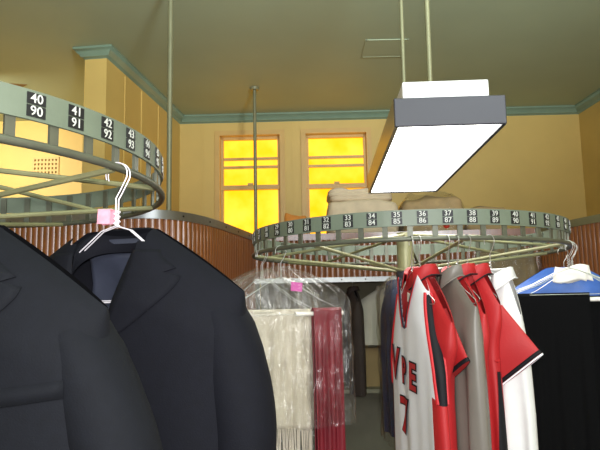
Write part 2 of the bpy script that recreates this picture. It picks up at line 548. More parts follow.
mb = MB(); mb.bb((-lw + .012, -hl + .012, lh - .01), (lw - .012, hl - .012, lh)); mb.obj('top_plate', M_dgrey, lamp, smooth=False)
mb = MB(); mb.bb((-.137, -hl + .05, lh), (.137, hl - .05, lh + .07)); tag(mb.obj('ballast_housing', M_white, lamp, smooth=False, bevel=.004), 'white ballast box on top')
for ly in (-.26, .42):
    rod = MB().tube([(.004, ly, lh + .05), (.012, ly, ZC - zl)], .0095, 10).obj('suspension_rod', M_pole, lamp)
    MB().tube([(.012, ly, ZC - zl - .02), (.012, ly, ZC - zl)], .035, 16).obj('ceiling_cup', M_pole, rod)
# ------------------------------------------------------------------ carousels
RR = .62; STEP = math.radians(7.2); KS = RR / .75
class Ring:
    def __init__(s, cx, cy, cz, ph, first):
        s.c = Vector((cx, cy, cz)); s.ph = ph; s.first = first
    def pt(s, a, dz=0.0, r=RR):
        return s.c + Vector((r * math.sin(a), -r * math.cos(a), dz))
RAIL_DZ = -.066
left = Ring(-1.134 * KS, 1.569 * KS, 1.55 + .3915 * KS, .968, 40)
right = Ring(.518 * KS, 2.964 * KS, 1.55 + .3005 * KS, -.9615, 29)
def carousel(rg, label, amin, amax):
    t = thing('garment_carousel', label, 'clothes carousel', (rg.c.x, rg.c.y, 0))
    zc = rg.c.z
    N = 100
    def circ(r, z): return [(r * math.sin(2 * PI * i / N), -r * math.cos(2 * PI * i / N), z) for i in range(N)]
    # band
    rows = [circ(RR, zc - .025), circ(RR, zc + .025), circ(RR - .004, zc + .0255), circ(RR - .004, zc - .0255), circ(RR, zc - .025)]
    MB().loft(rows).obj('number_band', M_ring, t)
    zr = zc + RAIL_DZ
    MB().tube(circ(RR, zr), .0076, 10, closed=True).obj('hanging_rail', M_pipe, t)
    # uprights between numbers
    for i in range(50):
        a = rg.ph + (i + .5) * STEP
        M = Matrix.Rotation(a, 3, 'Z')
        c = M @ Vector((0, -(RR - .008), 0))
        MB().box((c.x, c.y, (zc + .02 + zr) / 2), (.0085, .003, (zc + .02 - zr) / 2), M).obj('upright', M_pipe, t, smooth=False)
    # hub and spokes
    h0 = zc - .148; h1 = zc + .02
    MB().tube([(0, 0, h0), (0, 0, h1)], .034, 20).obj('hub', M_spoke, t)
    MB().tube([(0, 0, h0 - .03), (0, 0, h0 + .012)], .04, 20).obj('collar', M_dgrey, t)
    MB().tube([(0, 0, .02), (0, 0, h0 - .02)], .0165, 16).obj('post', M_chrome, t)
    MB().tube([(0, 0, 0), (0, 0, .025)], [.16, .14], 28).obj('base_plate', M_dgrey, t)
    for i in range(8):
        a = rg.ph + .3 + i * 2 * PI / 8
        d = Vector((math.sin(a), -math.cos(a), 0))
        MB().tube([d * .03 + Vector((0, 0, h0 + .012)), d * (RR - .006) + Vector((0, 0, zr - .004))], .0062, 8).obj('lower_spoke', M_spoke, t)
        a += PI / 8
        d = Vector((math.sin(a), -math.cos(a), 0))
        MB().tube([d * .03 + Vector((0, 0, h1 - .012)), d * (RR - .01) + Vector((0, 0, zr + .004))], .0062, 8).obj('upper_spoke', M_spoke, t)
    # numbers
    for i in range(50):
        a = rg.ph + i * STEP
        a = (a + PI) % (2 * PI) - PI
        if not (amin <= a <= amax): continue
        num = (rg.first + i - 1) % 50 + 1
        M = Matrix.Rotation(a, 4, 'Z') @ Matrix.Translation((0, -RR - .0012, zc)) @ Matrix.Rotation(PI / 2, 4, 'X')
        mb = MB()
        for s in (1, -1):
            mb.add([M @ Vector((x * .0165, s * .0105 + y * .0095, zz)) for x in (-1, 1) for y in (-1, 1) for zz in (-.0008, .0008)],
                   [(0, 1, 3, 2), (4, 6, 7, 5), (0, 4, 5, 1), (2, 3, 7, 6), (0, 2, 6, 4), (1, 5, 7, 3)])
        pl = mb.obj('number_plate', M_plate, t, smooth=False)
        mb = MB()
        for s, body in ((1, str(num)), (-1, str(num + 50) if num < 50 else '00')):
            vs, fs = text_mesh(body, .0225, .0001)
            mb.add([M @ Vector((v.x, v.y + s * .0105, v.z + .0013)) for v in vs], fs)
        mb.obj('numerals', M_num, pl, smooth=False)
    return t
tl = carousel(left, 'grey green round clothes carousel at the left edge carrying the dark suit jackets', .5, 1.9)
tr_ = carousel(right, 'grey green round clothes carousel under the lamp carrying shirts and trousers', -1.7, 1.7)
kb = MB()
rows = []
kc = right.pt(.06, -.02, RR - .05) - Vector((right.c.x, right.c.y, 0))
for i in range(9):
    th = PI * i / 8
    rows.append([kc + Vector((.011 * math.sin(th) * math.cos(2 * PI * j / 12), .011 * math.sin(th) * math.sin(2 * PI * j / 12), .011 * math.cos(th))) for j in range(12)])
tag(kb.loft(rows).obj('stop_knob', M_redk, tr_), 'small red ball knob')
# ------------------------------------------------------------------ hangers
NECK = -.100
def hanger(loc, yaw, label, half=.205, drop=.095, wire=.0012, m=None, bar=None, group=None, hook_r=.0195, neck=NECK, tilt=0.0, paper=True, flip=1):
    """origin at the middle of the rail pipe; x runs along the shoulders"""
    t = thing('wire_hanger', label, 'hanger', loc, yaw, group)
    t.rotation_euler = (0, tilt, yaw)
    m = m or M_wire
    r = hook_r
    zc = .0092 - r
    pts = []
    for i in range(0, 15):
        a = math.radians(205 - i * 225 / 14)
        pts.append((flip * r * math.cos(a), 0, zc + r * math.sin(a)))
    pts += [(flip * .009, 0, zc - r * 1.35), (0, 0, zc - r * 2.0), (0, 0, neck)]
    MB().tube(pts, wire, 6).obj('hook', m, t)
    mb = MB()
    mb.tube([(.0035 * math.cos(i * 1.1), .0035 * math.sin(i * 1.1), neck + .028 - i * .0016) for i in range(18)], wire, 5)
    zs = neck - drop
    lp_ = [(0, 0, neck)]
    lp_ += [(-.03, 0, neck - .009), (-half * .6, 0, neck - drop * .62), (-half + .006, 0, zs + .008), (-half, 0, zs + .002), (-half + .006, 0, zs - .003), (half - .006, 0, zs - .003), (half, 0, zs + .002), (half - .006, 0, zs + .008), (half * .6, 0, neck - drop * .62), (.03, 0, neck - .009), (0, 0, neck)]
    mb.tube(lp_, wire, 6)
    mb.obj('shoulder_wire', m, t)
    if bar:
        b0, b1 = bar
        tag(MB().tube([(b0, 0, zs - .003), (b1, 0, zs - .003)], .0075, 12).obj('bar_tube', M_paper, t), 'white cardboard bar tube')
    return t
# ------------------------------------------------------------------ garments
def ss(v, p): return math.copysign(abs(v) ** p, v)
class Torso:
    def __init__(s, sh=.22, slope=.085, L=.72, wc=.245, wh=.25, depth=.05, neck=.065, nz=44, nth=96, fold=.008, nf=5, seed=0, neckdip=.0, px=.7, tw=(0.0, .3)):
        s.__dict__.update(locals())
        rnd = random.Random(seed)
        s.p1 = rnd.random() * 6; s.p2 = rnd.random() * 6
    def ztop(s, x):
        ax = abs(x)
        if ax < s.neck: return 0.0
        t = (ax - s.neck) / (s.sh - s.neck)
        return -s.slope * (t * .85 + .15 * t * t)
    def point(s, th, t, inset=0.0):
        w = s.sh + (s.wc - s.sh) * sm((t - s.tw[0]) / (s.tw[1] - s.tw[0])) + (s.wh - s.wc) * max(0, t - .3) / .7
        d = .010 + s.depth * math.sqrt(min(1, t / .16)) * (1 - .15 * t)
        c = math.cos(th); q = math.sin(th)
        x = (w - inset) * ss(c, s.px)
        y = -(d - inset) * ss(q, .75)
        z = s.ztop(x) * max(0, 1 - t / .55) - s.L * t
        A = s.fold * sm(t * 1.6)
        y += A * math.sin(x * 2 * PI * s.nf / .5 + s.p1 + 1.2 * t) * abs(q) ** .5
        y += A * .6 * math.sin(x * 2 * PI * s.nf * 1.7 / .5 + s.p2) * abs(q) ** .5
        return Vector((x, y, z))
    def mesh(s, cut=None, inset=0.0, keep=None):
        mb = MB()
        rows = [[s.point(2 * PI * k / s.nth, i / s.nz, inset) for k in range(s.nth)] for i in range(s.nz + 1)]
        mb.loft(rows)
        if cut or keep:
            fs = []
            for f in mb.f:
                c = sum((Vector(mb.v[i]) for i in f), Vector()) / len(f)
                if cut and cut(c): continue
                if keep and not keep(c): continue
                fs.append(f)
            mb.f = fs
        return mb
    def front(s, x, z, off=.002):
        """a point on the front surface at width x, height z"""
        lo, hi = 0.0, 1.0
        best = None
        for _ in range(26):
            t = (lo + hi) / 2
            w = s.sh + (s.wc - s.sh) * sm((t - s.tw[0]) / (s.tw[1] - s.tw[0])) + (s.wh - s.wc) * max(0, t - .3) / .7
            c = max(-1, min(1, x / w))
            th = math.acos(ss(c, 1 / s.px))
            p = s.point(th, t)
            best = p
            if p.z > z: lo = t
            else: hi = t
        return Vector((x, best.y - off, z))
def ribbon(mb, pts, wdir, w, lift=.0):
    """flat band along pts; wdir a function i -> Vector giving the side offset"""
    rows = []
    for i, p in enumerate(pts):
        d = wdir(i)
        rows.append([p, p + d * (w[i] if isinstance(w, list) else w)])
    return mb.loft(rows, closed=False)
def long_sleeve(side, sh, z0, L, m, parent, rx=.06, ry=.06, out=.008, fwd=-.006, y0=.012):
    mb = MB()
    rows = []
    n = 24
    K = [(0, .25, .3), (.02, .62, .7), (.07, .92, .95), (.14, 1.03, 1.0), (.3, 1.0, .98), (.6, .88, .85), (1, .74, .72)]
    for i in range(31):
        t = i / 30
        tt = t * t * .35 + t * .65
        for a, b in zip(K, K[1:]):
            if a[0] <= tt <= b[0]:
                q = (tt - a[0]) / (b[0] - a[0]); sx = a[1] + (b[1] - a[1]) * q; sy = a[2] + (b[2] - a[2]) * q; break
        cx = sh - .046 + (out + .045) * sm(min(1, tt / .42)) * .8 + out * .35 * tt
        cz = z0 - .006 - L * tt
        cy = y0 + fwd * 3 * tt
        row = []
        for k in range(n):
            a = 2 * PI * k / n
            wob = 1 + .03 * math.sin(3 * a + tt * 9) * tt
            xx = rx * sx * math.cos(a) * wob
            tiltz = -.55 * max(0, 1 - tt / .25) * xx      # the head slopes outward
            row.append((side * (cx + xx), cy - ry * sy * math.sin(a) * wob, cz + tiltz))
        rows.append(row)
    mb.loft(rows, True, True, True)
    return mb.obj('sleeve', m, parent)
def short_sleeve(side, sh, z0, m, parent, L=.2, ang=58, hw0=.115, hw1=.085, th=.026, trims=(), yaw=0.0, back=.08, seed=0, swing=0.0, pivot=.10):
    d = Vector((math.cos(math.radians(ang)), 0, -math.sin(math.radians(ang))))
    q = Vector((-d.z * -1, 0, d.x * -1)); q = Vector((-math.sin(math.radians(ang)), 0, -math.cos(math.radians(ang))))
    tip = Vector((sh - back, 0, z0 + back * .42))
    mb = MB(); rows = []
    n = 28
    def row(t, grow=0.0):
        hw = hw0 + (hw1 - hw0) * t
        c = tip + d * (L * t) + q * hw
        r = []
        for k in range(n):
            a = 2 * PI * k / n
            wob = .12 * math.sin(2 * a + 5 * t + seed)
            tt = th * (1 - .5 * t) * (1 + .10 * math.sin(3 * t * PI + seed))
            p = c + q * ((hw + grow) * ss(math.cos(a), .85)) + Vector((0, (tt + grow) * math.sin(a) * (1 + wob), 0))
            # droop of the hem
            if swing:
                dx = p.x - (tip.x - pivot); dy = p.y
                cs, sn = math.cos(swing), math.sin(swing)
                p.x = tip.x - pivot + dx * cs - dy * sn; p.y = dy * cs + dx * sn
            p.x *= side
            r.append(p)
        return r
    for i in range(13): rows.append(row(i / 12))
    mb.loft(rows, True, True, True)
    o = mb.obj('sleeve', m, parent)
    for (t0, t1, mm, nm) in trims:
        MB().loft([row(t0, .0015), row(t1, .0018)]).obj(nm, mm, o, solid=.0015)
    return o
def collar_band(parent, m, r=.068, ry=.04, h=.022, lean=.014, gap=.5, name='collar', z=.0, thick=.003, drop=.03):
    """fold over collar: stands up and turns down, open at the front (-y)"""
    rows = []
    n = 34
    for i in range(n + 1):
        a = -PI / 2 + gap + (2 * PI - 2 * gap) * i / n
        c, q = math.cos(a), math.sin(a)
        fr = max(0, -q)
        zz = z - drop * fr ** 2
        rows.append([Vector((c * r, q * ry, zz - .012)), Vector((c * (r - .006), q * (ry - .006), zz + h)),
                     Vector((c * (r + .004), q * (ry + .004), zz + h + .003)), Vector((c * (r + lean), q * (ry + lean), zz - .006 - .022 * fr))])
    return MB().loft(rows, closed=False).obj(name, m, parent, solid=thick)
def polo(loc, yaw, label, m=M_red, group=None, trim=M_trimk, L=.74, sleeveL=.2, sang=60, seed=1, panel=True, collar=True, name='red_shirt', cat='shirt', sh=.215, depth=.045, tilt=0.0, whitecuff=False, wc=.24, hw1=.088, slope=.095, tw=(0.0, .3), swing=0.0, hw0=.115, pivot=.10):
    t = thing(name, label, cat, loc, yaw, group)
    t.rotation_euler = (0, tilt, yaw)
    T = Torso(sh=sh - (.055 if swing > .3 else 0), slope=slope - (.04 if swing > .3 else 0), tw=tw, L=L, wc=wc, wh=wc + .01, depth=depth, seed=seed, fold=.009)
    T.mesh().obj('body', m, t)
    tr = [(.93, 1.0, trim, 'cuff_trim')]
    if whitecuff: tr = [(.91, .975, trim, 'cuff_trim'), (.98, 1.005, M_jersey, 'cuff_edge')]
    for s in ((-1, 1) if sleeveL else ()):
        short_sleeve(s, sh, -slope + .004, m, t, L=sleeveL, ang=sang, trims=tr, seed=seed + s, hw1=hw1, hw0=hw0, pivot=pivot, swing=swing if s > 0 else 0)
    if collar:
        c = collar_band(t, m, z=.0)
        # piping on the collar edge
        pts = []
        for i in range(25):
            a = -PI / 2 + .5 + (2 * PI - 1.0) * i / 24
            cc, q = math.cos(a), math.sin(a); fr = max(0, -q)
            pts.append((cc * .0835, q * .0605, -.0065 - .03 * fr ** 2 - .022 * fr))
        MB().tube(pts, .0022, 6).obj('collar_piping', trim, c)
    if panel:
        for s in (-1, 1):
            mb = MB(); rows = []
            for i in range(20):
                tt = .36 + .64 * i / 19
                wd = .10 + .45 * sm((tt - .36) / .5)
                row = []
                for k in range(9):
                    th = (PI / 2 + s * (-PI / 2)) + (k / 8 - .5) * 2 * wd
                    p = T.point(th, min(1, tt))
                    n = Vector((p.x * .25, p.y, 0)).normalized()
                    row.append(p + n * .003)
                rows.append(row)
            mb.loft(rows, closed=False).obj('side_panel', trim, t)
    return t, T
def drape(mb, w0, w1, top, lf, lb, thick=.012, fold=.006, nf=5, seed=0, shrink=0.0, nu=40):
    """cloth folded over a bar: front layer lf long, back layer lb long"""
    rnd = random.Random(seed); p1 = rnd.random() * 6; p2 = rnd.random() * 6
    path = []
    for i in range(26): path.append((-thick, -lf * (1 - i / 25)))
    for i in range(1, 8):
        a = PI - PI * i / 8
        path.append((thick * math.cos(a), thick * math.sin(a)))
    for i in range(26): path.append((thick, -lb * i / 25))
    rows = []
    for (y, z) in path:
        row = []
        tt = -min(0, z) / max(lf, lb)
        for k in range(nu + 1):
            u = k / nu
            x = w0 + (w1 - w0) * u
            xm = (w0 + w1) / 2
            x = xm + (x - xm) * (1 - shrink * tt)
            yy = y + fold * sm(tt * 2) * math.sin(u * 2 * PI * nf + p1 + tt) + fold * .5 * math.sin(u * 2 * PI * nf * 2.3 + p2) * sm(tt * 3)
            row.append((x, yy, top + z))
        rows.append(row)
    return mb.loft(rows, closed=False)
def cover(loc, yaw, label, half=.21, slope=.1, L=.7, depth=.05, m=M_film, pleat=.006, npl=16, seed=0, tilt=0, z0=.0, name='plastic_cover', right_only=False, gather=.02, top=True):
    """thin plastic garment cover gathered at the hanger neck"""
    rnd = random.Random(seed); ph = rnd.random() * 6
    rows = []
    n = 120
    K = 46
    for i in range(K + 1):
        t = i / K
        row = []
        for k in range(n):
            a = 2 * PI * k / n
            if t < .3:
                q = t / .3
                w = gather + (half - gather) * math.sin(q * PI / 2) ** 1.05
                zz = z0 + .028 * (1 - q) ** 3 - slope * q ** 1.7
                dd = gather * .8 + (depth - gather * .8) * math.sin(q * PI / 2)
            else:
                q = (t - .3) / .7
                w = half + .01 * q; dd = depth * (1 - .1 * q)
                zz = z0 - slope - (L - slope) * q
            pl = pleat * (1 + .5 * math.sin(a * 3 + ph)) * (math.cos(npl * a + 3 * t + ph)) * min(1, t * 6)
            wr = pleat * .7 * math.sin(zz * 38 + 5 * math.sin(a * 2 + ph)) * sm(t * 3 - .6)
            r = 1 + (pl + wr) / max(.03, dd)
            x = w * ss(math.cos(a), .8) * (1 + (pl + wr) * 1.5)
            y = dd * ss(math.sin(a), .8) * r
            row.append((x, y, zz))
        rows.append(row)
    o = MB().loft(rows).obj(name, m)
    o.location = loc; o.rotation_euler = (0, tilt, yaw)
    return tag(o, label, 'plastic cover')
def neckpos(loc, yaw, dz=0.0, neck=NECK):
    return Vector((loc.x, loc.y, loc.z + neck + dz))
def jacket(loc, yaw, label, m, sh=.235, L=.8, seed=0, labelled=False, tilt=0.0, vdepth=.215, sout=.004):
    t = thing('suit_jacket', label, 'suit jacket', loc, yaw)
    t.rotation_euler = (0, tilt, yaw)
    T = Torso(sh=sh, slope=.122, L=L, wc=.25, wh=.265, depth=.068, neck=.075, nz=60, nth=128, fold=.004, nf=2, seed=seed, px=.72)
    zv0 = -vdepth
    def halfw(z):                       # opening half width at height z
        q = max(0, min(1, (z - zv0) / -zv0))
        return .076 * q ** .6
    def cut(c): return c.y < -.004 and c.z > zv0 and abs(c.x) < halfw(c.z)
    T.mesh(cut=cut).obj('body', m, t)
    # lining seen in the opening
    rows = []
    for i in range(30):
        z = -.034 - .62 * i / 29
        row = []
        for k in range(25):
            x = (-1 + 2 * k / 24) * (.082 + .07 * sm((-z - .1) / .15))
            tt = min(1, -z / L)
            y = .05 * math.sqrt(min(1, tt / .16)) * .8 - .1 * x * x + (.004 * math.sin(x * 55 + z * 20) + .004 * math.sin(x * 31 - z * 33)) * sm((-z - .04) / .05)
            row.append((x, y + .003, z))
        rows.append(row)
    tag(MB().loft(rows, closed=False).obj('lining', M_lining, t, solid=.002), 'slate satin lining')
    # back collar: stand inside, fall outside
    rows = []
    for i in range(31):
        a = PI * i / 30
        c, q = math.cos(a), math.sin(a)
        dn = (1 - q) ** 1.6
        rows.append([Vector((c * .080, q * .052 - .036, -.042 - .05 * dn)), Vector((c * .082, q * .055 - .022, .004 - .052 * dn)),
                     Vector((c * .088, q * .062 - .022, .006 - .053 * dn)), Vector((c * .103, q * .078 - .02, -.032 - .07 * dn))])
    cb = MB().loft(rows, closed=False).obj('collar', m, t, solid=.004)
    if labelled:
        tag(MB().box((0, .019, -.020), (.034, .0008, .0045)).obj('maker_label', M_lining, cb, smooth=False), 'woven slate maker label')
    # lapels: folded panels bordering the opening
    for s in (-1, 1):
        mb = MB(); rows = []
        for i in range(26):
            q = i / 25
            z = -.045 + (zv0 + .045) * q
            inner = halfw(z)
            wd = (.045 + .055 * sm(q / .3)) if q < .34 else .10 * (1 - ((q - .34) / .66) ** 1.4)
            if .2 < q < .27: wd -= .028 * math.sin((q - .2) / .07 * PI)
            row = []
            for k in range(7):
                x = inner - .004 + (wd + .004) * k / 6
                p = T.front(x, z, .003 + .003 * math.sin(PI * k / 6 * .9 + .2))
                row.append((s * x, p.y, z))
            rows.append(row)
        mb.loft(rows, closed=False).obj('lapel', m, t, solid=.0016)
        long_sleeve(s, sh, -.108, .62, m, t, out=sout)
    # buttons at the closing
    for i in range(2):
        p = T.front(.012, zv0 - .02 - .09 * i, .006)
        MB().tube([(p.x, p.y - .003, p.z), (p.x, p.y + .003, p.z)], .009, 14).obj('button', M_trimk, t)
    # breast pocket on the wearer's left (viewer's right)
    if labelled: return t
    mb = MB(); rows = []
    for i in range(9):
        x = .12 + .1 * i / 8
        rows.append([T.front(x, -.245 + .012 * i / 8, .003), T.front(x, -.223 + .012 * i / 8, .003)])
    mb.loft(rows, closed=False).obj('breast_pocket', m, t, solid=.001)
    return t
def ring_angle(rg, px, near=True):
    best = None
    for i in range(-900, 901):
        a = i / 900 * PI
        if near and abs(a) > 1.9: continue
        p = rg.pt(a, RAIL_DZ) - EYE
        x = 300 + FPX * p.dot(CR) / p.dot(CF)
        e = abs(x - px)
        if best is None or e < best[0] - 1e-6: best = (e, a)
    return best[1]
def rp(rg, a): return rg.pt(a, RAIL_DZ)
# ---- left carousel: two suit jackets
aB = 1.27
pB = rp(left, aB); yB = math.radians(-16)
hanger(pB, yB, 'white wire hanger with a pink ticket holding the suit jacket with the open collar', half=.21, m=M_wirew, hook_r=.023, neck=-.112, drop=.139)
pB2 = left.pt(aB + .014, RAIL_DZ)
hanger(pB2, yB + .02, 'second white wire hanger on the same hook point, inside the open collared jacket', half=.2, drop=.136, m=M_wirew, hook_r=.0235, neck=-.112)
nB = Vector((pB.x, pB.y, pB.z - .118))
jacket(nB + Vector((.004, .012, -.0)), yB, 'black suit jacket with open collar and slate lining, right of the nearest jacket', M_suit, sh=.252, seed=3, labelled=True, L=.82)
tk = thing('laundry_ticket', 'pink paper ticket folded on the hanger neck above the suit collar', 'ticket', (pB.x, pB.y, pB.z), yB)
tag(MB().box((-.021, -.006, -.094), (.0135, .0012, .014), Matrix.Rotation(.06, 3, 'Y')).obj('front_leaf', M_pink, tk, smooth=False), 'pink printed leaf')
MB().box((-.019, .006, -.095), (.0135, .001, .013), Matrix.Rotation(-.05, 3, 'Y')).obj('back_leaf', M_pink, tk, smooth=False)
MB().box((-.019, 0, -.081), (.012, .006, .0008)).obj('fold', M_pink, tk, smooth=False)
aA = .80
pA = rp(left, aA); yA = math.radians(-12)
hanger(pA, yA, 'wire hanger of the nearest jacket, its hook beyond the left edge', half=.21, m=M_wirew, neck=-.135, drop=.135)
jacket(Vector((pA.x - .012, pA.y, pA.z - .14)), yA, 'charcoal navy suit jacket nearest the camera in the lower left corner', M_suit2, sh=.25, seed=5, L=.82, sout=.035)
# ---- right carousel
# shawl in film
a1 = -1.19
p1 = rp(right, a1); y1 = math.radians(-14)
hanger(p1, y1, 'wire hanger inside the clear plastic over the cream shawl', half=.2, drop=.13)
sh_ = thing('fringed_shawl', 'cream fringed shawl folded over a hanger bar under clear plastic', 'shawl', p1, y1)
zbar = NECK - .13
drape(MB(), -.185, .185, zbar + .006, .405, .40, .011, .006, 4, 2).obj('folded_cloth', M_shawl, sh_, solid=.003)
mb = MB()
rnd = random.Random(4)
for i in range(70):
    x = -.183 + .366 * i / 69
    l = .13 + rnd.random() * .03
    mb.tube([(x, -.012 + rnd.uniform(-.004, .004), zbar - .395), (x + rnd.uniform(-.004, .004), -.014, zbar - .395 - l * .5), (x + rnd.uniform(-.008, .008), -.012, zbar - .395 - l)], .0021, 4)
tag(mb.obj('fringe', M_shawl, sh_), 'twisted cream fringe strands', kind='stuff')
cover(neckpos(p1, y1, .012), y1, 'clear plastic cover gathered in a dome over the cream shawl', half=.215, slope=.12, L=.75, depth=.045, m=M_film, seed=1)
# a second hanger hook next to it
hanger(right.pt(a1 + .03, RAIL_DZ), y1 + .1, 'extra wire hanger beside the shawl hanger at the left end of the rail', half=.19, drop=.12)
# velvet in film
a2 = -.93
p2 = rp(right, a2); y2 = math.radians(22)
hanger(p2, y2, 'wire hanger with a white bar end holding the maroon velvet', half=.235, drop=.125, bar=(.05, .232))
vv = thing('velvet_scarf', 'maroon velvet scarf over a white hanger bar, right of the cream shawl', 'scarf', p2, y2)
drape(MB(), .115, .222, NECK - .120, .56, .5, .011, .006, 2, 5).obj('folded_cloth', M_velvet, vv, solid=.003)
cover(neckpos(p2, y2, .01), y2, 'clear plastic cover hanging off the maroon velvet, crinkled at its right edge', half=.262, slope=.115, L=.52, depth=.04, m=M_film2, seed=5, npl=22)
tp = thing('laundry_ticket', 'magenta paper ticket clipped to the hanger above the maroon velvet', 'ticket', p2, y2)
MB().box((.052, -.012, NECK - .034), (.021, .0012, .0155), Matrix.Rotation(.12, 3, 'Y')).obj('leaf', M_purple, tp, smooth=False)
MB().tube([(.04, -.012, NECK - .02), (.04, 0, NECK - .014), (.04, .004, NECK - .022)], .001, 5).obj('pin', M_wire, tp)
# navy garment in film on the far side of the ring
a3 = PI - .085
p3 = rp(right, a3); y3 = math.radians(-84)
hanger(p3, y3, 'wire hanger on the far rail behind the carousel post', half=.2)
polo(neckpos(p3, y3, -.008), y3, 'navy garment in smoky plastic on the far rail, left of the white jersey', m=M_navyc, trim=M_navyc, seed=9, panel=False, name='navy_shirt', sh=.2, depth=.05, sleeveL=.22, sang=74, wc=.21)
cover(neckpos(p3, y3, .012), y3, 'smoky olive plastic cover over the navy garment behind the post', half=.235, slope=.1, L=.8, depth=.075, m=M_filmo, seed=8)
# white jersey
aJ = ring_angle(right, 411)
pJ = rp(right, aJ); yJ = math.radians(-83)
hanger(pJ, yJ, 'wire hanger of the white basketball jersey', half=.19)
nJ = neckpos(pJ, yJ, -.012)
jz = thing('basketball_jersey', 'white sleeveless jersey with navy V-neck and red lettering', 'jersey', nJ, yJ)
TJ = Torso(sh=.14, slope=.05, L=.76, wc=.225, wh=.25, depth=.02, neck=.075, nz=60, nth=140, seed=12, fold=.003, nf=3, px=.85)
def jw(t): return 0
def vcut(c): return c.y < -.003 and c.z > -.16 and abs(c.x) < .078 * (1 + c.z / .16)
TJ.mesh(cut=vcut).obj('body', M_jersey, jz)
for s in (-1, 1):
    pts = [TJ.front(s * .078 * (1 - q / 20), -.006 - .154 * q / 20, .002) for q in range(21)]
    mb = MB(); ribbon(mb, pts, lambda i: Vector((s, 0, .25)).normalized(), .016)
    mb.obj('neck_trim', M_navy, jz, solid=.002)
    mb = MB(); ribbon(mb, [p + Vector((s * .016, -.001, .004)) for p in pts], lambda i: Vector((s, 0, .25)).normalized(), .006)
    mb.obj('neck_piping', M_redd, jz, solid=.002)
    # armhole trim and red side panel
    rows = []; rows2 = []
    for i in range(30):
        t = .015 + .40 * i / 29
        wd = .35 + .12 * math.sin(PI * i / 29)
        base = PI / 2 - s * PI / 2
        r1 = []
        for k in range(7):
            th = base + (k / 6 - .5) * 2 * wd
            p = TJ.point(th, t); n = Vector((p.x * .3, p.y, 0)).normalized()
            r1.append(p + n * .003)
        rows.append(r1)
    MB().loft(rows, closed=False).obj('armhole_trim', M_trimk, jz)
    rows = []
    for i in range(30):
        t = .40 + .6 * i / 29
        r1 = []
        for k in range(9):
            th = (PI / 2 - s * PI / 2) + (k / 8 - .5) * 2 * .62
            p = TJ.point(th, t); n = Vector((p.x * .3, p.y, 0)).normalized()
            r1.append(p + n * .0025)
        rows.append(r1)
    MB().loft(rows, closed=False).obj('side_panel', M_red, jz)
    for e in (-1, 1):
        pts = []
        for i in range(24):
            t = .015 + .40 * i / 23
            wd = .35 + .12 * math.sin(PI * i / 23)
            p = TJ.point((PI / 2 - s * PI / 2) + e * wd, t); n = Vector((p.x * .3, p.y, 0)).normalized()
            pts.append(p + n * .003)
        MB().tube(pts, .005, 6).obj('armhole_piping', M_redd, jz)
tag(MB().box((.0, -.012, -.085), (.022, .001, .03), Matrix.Rotation(.2, 3, 'Y')).obj('care_tag', M_paper, jz, smooth=False), 'white care tag in the neck')
def letter(body, size, x, z, nm='lettering', sx=1.0, rot=0.0):
    for (m, off, lift) in ((M_trimk, .0075, .004), (M_redd, .003, .0058)):
        vs, fs = text_mesh(body, size, off, .0)
        bm = bmesh.new()
        bv = [bm.verts.new(v) for v in vs]
        for f in fs:
            try: bm.faces.new([bv[i] for i in f])
            except ValueError: pass
        bmesh.ops.triangulate(bm, faces=bm.faces)
        for _ in range(3):
            ed = [e for e in bm.edges if e.calc_length() > .014]
            if not ed: break
            bmesh.ops.subdivide_edges(bm, edges=ed, cuts=1)
            bmesh.ops.triangulate(bm, faces=bm.faces)
        mb = MB()
        bm.verts.index_update()
        R = Matrix.Rotation(rot, 3, 'Z')
        out = []
        for v in bm.verts:
            q = R @ v.co
            out.append(TJ.front(x + q.x * sx, z + q.y, lift))
        mb.add(out, [[v.index for v in f.verts] for f in bm.faces])
        bm.free()
        mb.obj(nm, m, jz, smooth=False)
letter('V', .135, -.115, -.275, sx=1.15, rot=-.06)
letter('P', .105, -.02, -.29, sx=1.1, rot=-.06)
letter('E', .105, .065, -.298, sx=1.1, rot=-.06)
letter('7', .145, -.03, -.425, 'jersey_number', 1.3)
# red shirt behind the jersey
aR1 = ring_angle(right, 419)
pR1 = rp(right, aR1); yR1 = math.radians(-80)
hanger(pR1, yR1, 'wire hanger of the red shirt just right of the white jersey', half=.2, drop=.15)
polo(neckpos(pR1, yR1, -.008), yR1, 'red short sleeved shirt directly right of the white jersey', seed=2, sleeveL=.165, depth=.03, panel=False, wc=.15, sang=58, slope=.14, tw=(.1, .5), hw1=.09, swing=.22)
# grey satin garment
aG = ring_angle(right, 447)
pG = rp(right, aG); yG = math.radians(-83)
hanger(pG, yG, 'wire hanger of the silver grey garment between the red shirts', half=.19)
polo(neckpos(pG, yG, -.012), yG, 'silver grey satin garment hanging between the red shirts', m=M_grey, trim=M_grey, seed=6, panel=False, collar=True, name='grey_shirt', sleeveL=.3, sang=82, depth=.028, sh=.19, wc=.2)
# red shirts B and C
aR2 = ring_angle(right, 456)
pR2 = rp(right, aR2); yR2 = math.radians(-81)
hanger(pR2, yR2, 'wire hanger of the middle red shirt', half=.14, drop=.09)
polo(neckpos(pR2, yR2, -.008), yR2, 'red shirt in the middle, right of the silver grey garment', seed=4, sleeveL=.15, depth=.026, panel=False, wc=.12, slope=.12, tw=(.1, .5), hw1=.08, sh=.165, sang=75)
aR3 = ring_angle(right, 466)
pR3 = rp(right, aR3); yR3 = math.radians(-64)
hanger(pR3, yR3, 'wire hanger of the rightmost red shirt', half=.115, drop=.085)
polo(neckpos(pR3, yR3, -.008), yR3, 'rightmost red shirt with black and white cuff and black side panel', seed=8, sleeveL=.175, depth=.022, whitecuff=True, wc=.10, sang=52, sh=.18, hw0=.13, hw1=.12, slope=.135, tw=(.04, .3), swing=.4, pivot=.10)
